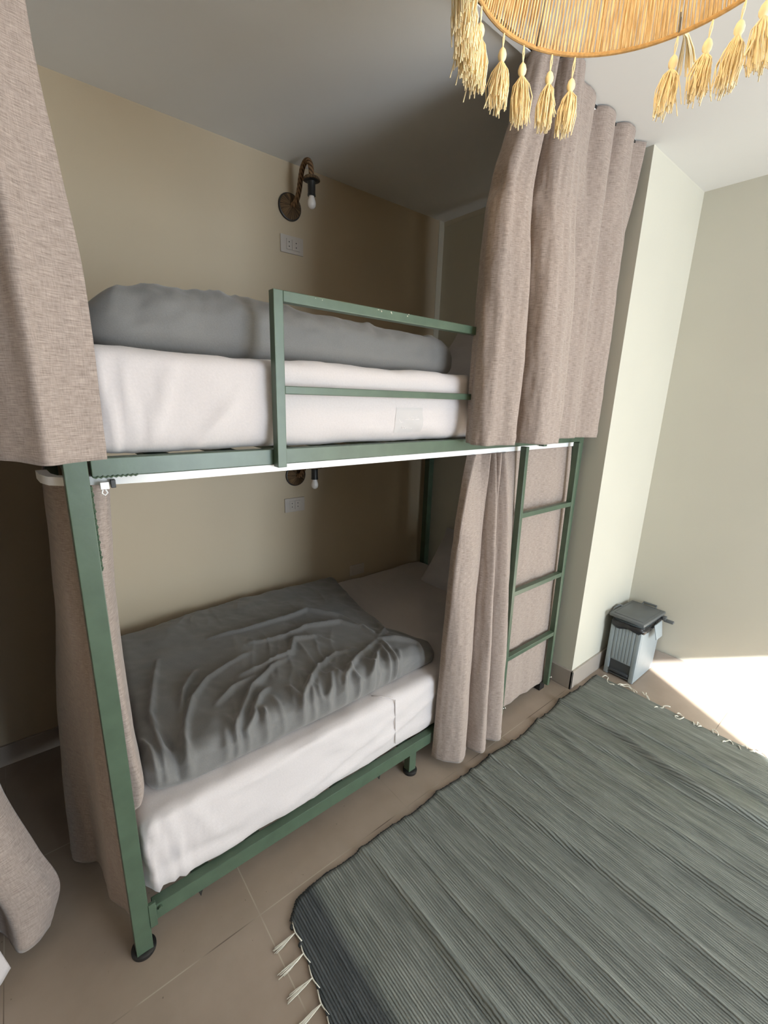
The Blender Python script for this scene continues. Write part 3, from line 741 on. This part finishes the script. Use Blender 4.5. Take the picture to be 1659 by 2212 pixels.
socket(1.125, 2.179, .118, .075, [(-.030, -.004), (-.001, .040)], 'beige double socket plate on the wall above the upper bunk')
socket(1.113, .921, .118, .076, [(-.032, -.004), (-.001, .032)], 'double socket plate on the wall above the lower bunk duvet')
socket(1.537, .449, .108, .068, None, 'blank wall plate low on the wall near the lower pillow')

# ------------------------------------------------------------------ tasselled pendant shade
CX, CY, RR, RZ = .837, .43, .268, 2.20
lamp = empty('pendant_lamp', (CX, CY, RZ)); tag(lamp, 'round jute string pendant lampshade with yellow cotton tassels', 'pendant lamp')
HT = .20; RT = .23
a = MB(); n = 96
for zz, r in ((0, RR), (HT, RT)):
    pts = [(r*math.cos(2*PI*i/n), r*math.sin(2*PI*i/n), zz) for i in range(n+1)]
    a.tube(pts, .0040 if zz == 0 else .004, 8, False)
autosmooth(a.build('shade_ring', M['ring'], lamp))
for i in range(6):
    a = MB(); t = 2*PI*(i+.17)/6; a.tube([((RR-.003)*math.cos(t), (RR-.003)*math.sin(t), 0), ((RT-.003)*math.cos(t), (RT-.003)*math.sin(t), HT)], .0016, 6)
    if i % 2 == 0: a.tube([(RT*math.cos(t), RT*math.sin(t), HT), (0, 0, HT+.02)], .0018, 6)
    a.build('frame_wire', M['black'], lamp)
a = MB(); ns = 232
for lay, off in ((0, .0042), (1, -.0030)):
    for i in range(ns):
        t = 2*PI*(i+.5*lay+random.uniform(-.10, .10))/ns; t2 = t+random.uniform(-.003, .003); o_ = off+random.uniform(-.0006, .0006)
        a.tube([((RR+o_*.4)*math.cos(t), (RR+o_*.4)*math.sin(t), .002), ((RR*.8+RT*.2+o_)*math.cos(t), (RR*.8+RT*.2+o_)*math.sin(t), HT*.2), ((RR*.5+RT*.5+o_)*math.cos((t+t2)/2), (RR*.5+RT*.5+o_)*math.sin((t+t2)/2), HT/2), ((RT+o_)*math.cos(t2), (RT+o_)*math.sin(t2), HT)], .0019*random.uniform(.85, 1.15), 6, False)
o = a.build('string_wall', M['string'], lamp, True)
a = MB(); a.tube([(0, 0, HT-.02), (0, 0, CZ-RZ-.02)], .003, 8); a.build('hanging_cord', M['black'], lamp)
a = MB(); a.lathe([(.05, CZ-RZ), (.05, CZ-RZ-.012), (.03, CZ-RZ-.022)], 28); a.build('ceiling_rose', M['white_rail'], lamp)
a = MB(); a.lathe([(.018, HT-.01), (.018, HT-.06), (.012, HT-.062)], 20); a.build('lamp_socket', M['black'], lamp)
bm_, nt, bs = newmat('warm_bulb_glass'); em = bs; bs.inputs['Base Color'].default_value = (.9, .8, .6, 1)
bs.inputs['Emission Color'].default_value = (1, .72, .36, 1); bs.inputs['Emission Strength'].default_value = 12
a = MB(); a.lathe([(.012, HT-.062), (.024, HT-.085), (.030, HT-.105), (.027, HT-.125), (.014, HT-.140), (.002, HT-.143)], 24); autosmooth(a.build('light_bulb', bm_, lamp))
pl = bpy.data.lights.new('pendant_bulb', 'POINT'); plo = bpy.data.objects.new('pendant_bulb', pl); COL.objects.link(plo)
pl.energy = 2.6; pl.color = (1, .80, .54); pl.shadow_soft_size = .035; plo.location = (CX, CY, RZ+HT-.165)

def tassel(ang, cord, lean, body, rnd, splay=1.0, leanr=0.0):
    px, py = RR*math.cos(ang), RR*math.sin(ang)
    tx, ty = -math.sin(ang), math.cos(ang)      # tangent
    rx, ry = math.cos(ang), math.sin(ang)
    def pt(s, z): return (px+tx*lean*s+rx*leanr*s, py+ty*lean*s+ry*leanr*s, z)
    total = cord+body
    a = MB()
    for k in (-1, 1):
        a.tube([pt(0, 0), (pt(.15, 0)[0]+tx*.002*k, pt(.15, 0)[1]+ty*.002*k, -cord*.5), pt(cord/total, -cord)], .0011, 5)
    # knot head
    a.lathe([(.002, -cord+.002), (.0062, -cord-.003), (.0085, -cord-.010), (.0078, -cord-.016), (.0045, -cord-.021), (.0052, -cord-.024)], 14, (pt(cord/total, 0)[0], pt(cord/total, 0)[1], 0))
    # strands
    z0 = -cord-.021; c0 = pt((cord+.02)/total, 0)
    for i in range(84):
        t = rnd.uniform(0, 2*PI); q = math.sqrt(rnd.random()); s = splay*(.35+.65*q)
        ln = body*rnd.uniform(.78, 1.04)-.02; w_ = rnd.uniform(.012, .024)*s
        dx, dy = math.cos(t), math.sin(t); e = pt(1.0, 0)
        wob = rnd.uniform(-.003, .003)
        stray = 1.9 if rnd.random() < .06 else 1
        P = [(c0[0]+dx*.003, c0[1]+dy*.003, z0),
             (c0[0]+dx*w_*.75, c0[1]+dy*w_*.75, z0-ln*.22),
             (c0[0]*.5+e[0]*.5+dx*w_+wob, c0[1]*.5+e[1]*.5+dy*w_-wob, z0-ln*.55),
             (e[0]+dx*w_*.9*stray+wob*1.5, e[1]+dy*w_*.9*stray+wob, z0-ln)]
        a.tube(P, .00105, 4, False)
    return a.build('tassel', M['tassel'], lamp, True)
rnd = random.Random(5)
TS = [(105.9, .030, .0, .105), (88.2, .028, .001, .10), (76.3, .034, -.004, .105), (61.5, .034, .006, .10), (50.8, .042, .008, .098),
      (10.4, .034, .006, .095), (-1.8, .032, .010, .092), (-12.8, .032, .012, .10), (-20, .03, -.01, .10),
      (113, .03, .0, .105), (119, .034, .004, .11), (125, .03, -.003, .105), (132, .03, 0, .11), (140, .03, 0, .105)]
for d in range(152, 330, 13): TS.append((d, .03, rnd.uniform(-.006, .006), .10))
for an, co, le, bo in TS:
    tassel(math.radians(an), co, le, bo, rnd, 1.0, rnd.uniform(-.004, .004))
# one tassel flung up over the outside of the rim
a = MB(); an = math.radians(9); rx, ry = math.cos(an), math.sin(an)
for i in range(40):
    q = rnd.uniform(-1, 1); w2 = rnd.uniform(-1, 1)
    a.tube([(RR*rx, RR*ry, .002), ((RR+.03)*rx-.004*q*ry, (RR+.03)*ry+.004*q*rx, .01+.004*w2), ((RR+.055)*rx-.012*q*ry, (RR+.055)*ry+.012*q*rx, -.006+.008*w2), ((RR+.07)*rx-.018*q*ry, (RR+.07)*ry+.018*q*rx, -.03+.014*w2)], .0009, 4, False)
a.build('tassel', M['tassel'], lamp, True)

# ------------------------------------------------------------------ waste bin
BX0, BX1, BY0, BY1 = 2.45, 2.728, .757, .915
bn = empty('pedal_bin', (2.59, .836, 0)); tag(bn, 'grey plastic pedal bin with dark lid and black bag in the corner', 'waste bin')
OB = Vector((2.59, .836, 0))
def bp(mb, name, m, parent=None, ang=35):
    o = mb.build(name, M[m]); o.data.transform(Matrix.Translation(-OB)); o.parent = parent or bn
    return autosmooth(o, ang)
def frustum(mb, lo, hi, z0, z1, ex, cnr=.012):
    # slightly flaring box with rounded vertical corners
    rings = []
    for z, e in ((z0, 0), (z1, ex)):
        ring = []
        x0, y0, x1, y1 = lo[0]-e, lo[1]-e, hi[0]+e, hi[1]+e
        for (cx, cy, a0) in ((x1-cnr, y1-cnr, 0), (x0+cnr, y1-cnr, 90), (x0+cnr, y0+cnr, 180), (x1-cnr, y0+cnr, 270)):
            for k in range(5):
                t = math.radians(a0+k*22.5); ring.append((cx+cnr*math.cos(t), cy+cnr*math.sin(t), z))
        rings.append(ring)
    n = 20
    mb.add(rings[0]+rings[1], [(j, (j+1) % n, n+(j+1) % n, n+j) for j in range(n)]+[tuple(range(n))[::-1], tuple(range(n, 2*n))])
a = MB(); frustum(a, (BX0+.012, BY0), (BX1, BY1), .004, .340, .004); body = bp(a, 'bin_body', 'bin')
a = MB()
a.box((BX0-.002, BY0-.001, .002), (BX0+.014, BY0+.024, .335), .003); a.box((BX0-.002, BY1-.024, .002), (BX0+.014, BY1+.001, .335), .003)
a.box((BX0+.001, BY0+.02, .10), (BX0+.014, BY1-.02, .335), .001)
bp(a, 'front_frame', 'bin')
for k in range(6):
    y = BY0+.028+k*.0172
    a = MB(); a.box((BX0-.003, y, .108), (BX0+.002, y+.0155, .332), .0012); bp(a, 'front_slat', 'bin')
a = MB(); a.box((BX0+.004, BY0+.024, .03), (BX0+.0125, BY1-.024, .10)); bp(a, 'pedal_recess', 'bin_dark')
a = MB(); a.box((BX0-.010, BY0+.028, .030), (BX0+.014, BY1-.028, .046), .004); a.box((BX0-.004, BY0+.028, .014), (BX0+.012, BY1-.028, .022), .002); bp(a, 'pedal', 'bin_dark')
# black bag folded over the rim
n = 72; m_ = 14; vs = []
x0, x1, y0, y1 = BX0-.001, BX1+.004, BY0-.006, BY1+.005
peri = []
for i in range(n):
    t = 2*PI*i/n; cx, cy = (x0+x1)/2, (y0+y1)/2; c_, s_ = math.cos(t), math.sin(t); p = 6
    r_ = 1/((abs(c_)/((x1-x0)/2))**p+(abs(s_)/((y1-y0)/2))**p)**(1/p)
    peri.append((cx+c_*r_, cy+s_*r_, t))
for j in range(m_):
    v = j/(m_-1)
    for i, (x, y, t) in enumerate(peri):
        front = max(0, -math.cos(t))**1.5; drop = .028+.045*front*(.6+.4*math.sin(t*1.0+1.2))+.012*noise.noise(Vector((x*20, y*20, 1)))
        bulge = (.004+.013*math.sin(v*PI)*(front+.25))*(1+.6*noise.noise(Vector((x*30, y*30, v*3))))
        bulge += .0045*noise.noise(Vector((t*9, v*5, 2)))+.003*math.sin(t*34+v*6)*v
        cx, cy = (x0+x1)/2, (y0+y1)/2; d = Vector((x-cx, y-cy)).normalized()
        vs.append((x+d.x*bulge, y+d.y*bulge, .342-v*drop))
fs = [(j*n+i, j*n+(i+1) % n, (j+1)*n+(i+1) % n, (j+1)*n+i) for j in range(m_-1) for i in range(n)]
a = MB(); a.add(vs, fs); bag = bp(a, 'bin_bag', 'bag', None, 60)
# lid, slightly open, higher at the front
import bmesh
a = MB(); a.box((-.152, -.092, 0), (.150, .092, .018), .005)
lid = a.build('lid', M['bin_lid'])
bpy.context.view_layer.update()
lm_ = Matrix.Translation((2.585, .838, .352)) @ Matrix.Rotation(math.radians(2.0), 4, 'Y')
for v in lid.data.vertices:      # bowed front edge
    if v.co.x < 0: v.co.x -= .012*(1-(v.co.y/.092)**2)*(-v.co.x/.152)
lid.data.transform(lm_); lid.data.transform(Matrix.Translation(-OB)); lid.parent = bn; autosmooth(lid)
a = MB(); a.box((-.130, -.075, .0175), (.128, .075, .0205), .003); o = a.build('lid_panel', M['bin_lid']); o.data.transform(Matrix.Translation(-OB) @ lm_); o.parent = lid; autosmooth(o)
a = MB(); a.tube([(2.728, .80, .362), (2.744, .80, .372), (2.744, .87, .372), (2.728, .87, .362)], .006, 8); bp(a, 'hinge', 'bin_lid')
# bucket handle: tab on the near side, arm behind
a = MB(); a.box((2.535, .728, .262), (2.640, .734, .345), .004)
o = bp(a, 'side_flap', 'bin')
for v in o.data.vertices:
    z = v.co.z; v.co.y -= (.345-z)*.22
    if z < .285 : v.co.x += (.01 if v.co.x < 0 else -.012)
a = MB(); a.box((2.690, .728, .325), (2.712, .748, .348), .002); a.box((2.692, .690, .318), (2.716, .738, .332), .003); bp(a, 'handle', 'bin_lid')
a = MB(); a.tube([(2.50, .925, .330), (2.495, .940, .352), (2.53, .944, .368), (2.58, .940, .372), (2.60, .925, .366)], .006, 8); bp(a, 'handle', 'bin_lid')

# ------------------------------------------------------------------ rug
rx0, rx1 = .42, 2.372
nx, ny = 330, 130
ex = interp([.0, .02, .08, .2, .45, .62, .8, 1.0], [-.03, .005, .018, .012, .004, -.012, .008, .0])
edge_y = lambda u: .912+ex(u)+.004*math.sin(u*40)
RW = [(.30, .012, .014, .3), (.52, .010, .013, .9), (.70, .008, .014, 1.7), (.88, .014, .013, 2.2), (1.12, .015, .014, 2.9), (1.33, .011, .016, 3.3), (1.55, .020, .015, 4.1), (1.74, .009, .014, 5.0), (.42, .007, .009, 6.0), (1.0, .008, .009, 7.0), (.61, .006, .008, 8), (.79, .006, .008, 3), (1.22, .008, .009, 1), (1.44, .007, .008, 2), (1.65, .008, .009, 6)]
vs = []; uv = []
for i in range(nx+1):
    u = i/nx
    for j in range(ny+1):
        v = j/ny
        yt = edge_y(u); y = yt-(v*1.32)
        xl = rx0+.010*math.sin(y*9)-(.91-y)*.055*(1-u)+.015*(1-v)**8*0
        x = xl+(rx1-xl)*u
        d = x-rx0; z = .006
        for c, am, ww, ph in RW:
            cc = c+.028*math.sin(y*3.4+ph)+.012*math.sin(y*9+ph*2)
            z += 1.45*am*math.exp(-((d-cc)/ww)**2)*(.45+.55*math.sin(y*2.3+ph*1.7)**2)
        z += .004*fbm((x*5, y*3.0, 4))
        z = max(z, .0035)
        vs.append((x, y, z)); uv.append((d, y))
fs = [(i*(ny+1)+j, (i+1)*(ny+1)+j, (i+1)*(ny+1)+j+1, i*(ny+1)+j+1) for i in range(nx) for j in range(ny)]
rug = link('rug', vs, fs, M['rug'], None, True, uv)
md = rug.modifiers.new('thickness', 'SOLIDIFY'); md.thickness = .0032; md.offset = -1
tag(rug, 'green-grey woven rag rug with fringed ends on the tiled floor', 'rug')
# dark knotted selvage along the long edge
a = MB(); rs = random.Random(3)
for i in range(0, nx+1):
    for h in range(2):
        x, y, z = vs[i*(ny+1)] if h == 0 else [(p+q)/2 for p, q in zip(vs[i*(ny+1)], vs[min(i+1, nx)*(ny+1)])]
        a.tube([(x-.001, y+.004+rs.uniform(0, .003), z-.002), (x, y+.001, z+.0015), (x+.002, y-.007, z+.0006)], .0019, 5)
a.build('edge_binding', M['rug_edge'], rug, True)
for kx, ky in ((.426, .868), (.424, .815)):
    a = MB(); a.lathe([(.001, 0), (.008, .003), (.007, .008), (.002, .010)], 10, (kx, ky, .0)); a.build('corner_knot', M['rug_edge'], rug, True)
def vat(u, y):
    j = min(range(ny+1), key=lambda k: abs(vs[(nx if u else 0)*(ny+1)+k][1]-y)); return vs[(nx if u else 0)*(ny+1)+j]
for k in range(16):
    y = .848-.0575*k-(.0 if k < 2 else .002*k % .01); p = vat(0, y); ln = rs.uniform(.065, .08); dy = rs.uniform(-.03, .012)
    a = MB()
    a.tube([(p[0]+.004, y+.03, p[2]+.002), (p[0]-.001, y+.012, p[2]+.002), (p[0]-.003, y, p[2]+.002), (p[0]-.001, y-.014, p[2]+.002), (p[0]+.002, y-.03, p[2]+.002)], .0020, 5)
    for q in range(9):
        s = rs.uniform(-1, 1); l2 = ln*rs.uniform(.85, 1.05)
        a.tube([(p[0]-.001, y, .009), (p[0]-l2*.35, y+dy*.4+s*.003+rs.uniform(-.002, .002), .006), (p[0]-l2*.7, y+dy*.8+s*.0065, .004), (p[0]-l2, y+dy+s*.008, .003)], .0011, 5)
    a.build('fringe', M['fringe'], rug, True)
FR = [[(2.372, .885), (2.402, .878), (2.395, .862), (2.36, .852), (2.345, .83), (2.352, .81)],
      [(2.372, .80), (2.398, .785), (2.415, .765), (2.40, .735), (2.385, .705)], [(2.372, .79), (2.392, .77), (2.395, .74), (2.375, .715)],
      [(2.372, .64), (2.385, .645), (2.405, .668), (2.420, .672)], [(2.372, .645), (2.392, .66), (2.41, .690)],
      [(2.330, .60), (2.350, .59), (2.36, .57), (2.385, .575), (2.40, .55)], [(2.355, .50), (2.34, .51), (2.34, .488), (2.37, .48), (2.385, .50), (2.37, .51)],
      [(2.35, .43), (2.37, .44), (2.36, .42), (2.385, .425), (2.37, .405), (2.35, .415)], [(2.36, .355), (2.385, .365), (2.38, .34), (2.355, .335)],
      [(2.325, .31), (2.35, .30), (2.365, .285), (2.345, .275)], [(2.34, .245), (2.36, .255), (2.378, .235), (2.36, .22), (2.37, .20)], [(2.37, .21), (2.39, .19), (2.395, .16), (2.38, .14)],
      [(2.37, .10), (2.40, .09), (2.43, .06)], [(2.37, .02), (2.41, .01), (2.43, -.02)]]
for P in FR:
    a = MB(); q = cr_resample(P, 18)
    for s in (-1, 0, 1):
        a.tube([(x+s*.0018, y+s*.0012, .0115+.003*math.sin(i*.9)+abs(s)*-.001) for i, (x, y) in enumerate(q)], .0015, 5)
    a.build('fringe', M['fringe'], rug, True)

# ------------------------------------------------------------------ groups of look-alikes
for o in list(SC.objects):
    if o.parent is None and 'category' in o and 'group' not in o:
        gname = {'wall lamp': 'rope wall lamps', 'wall socket': 'double sockets on the back wall', 'pillow': 'pale grey pillows', 'duvet': 'grey duvets', 'curtain': 'taupe bunk curtains', 'mattress': 'mattresses in white sheets'}.get(o['category'])
        if gname: o['group'] = gname
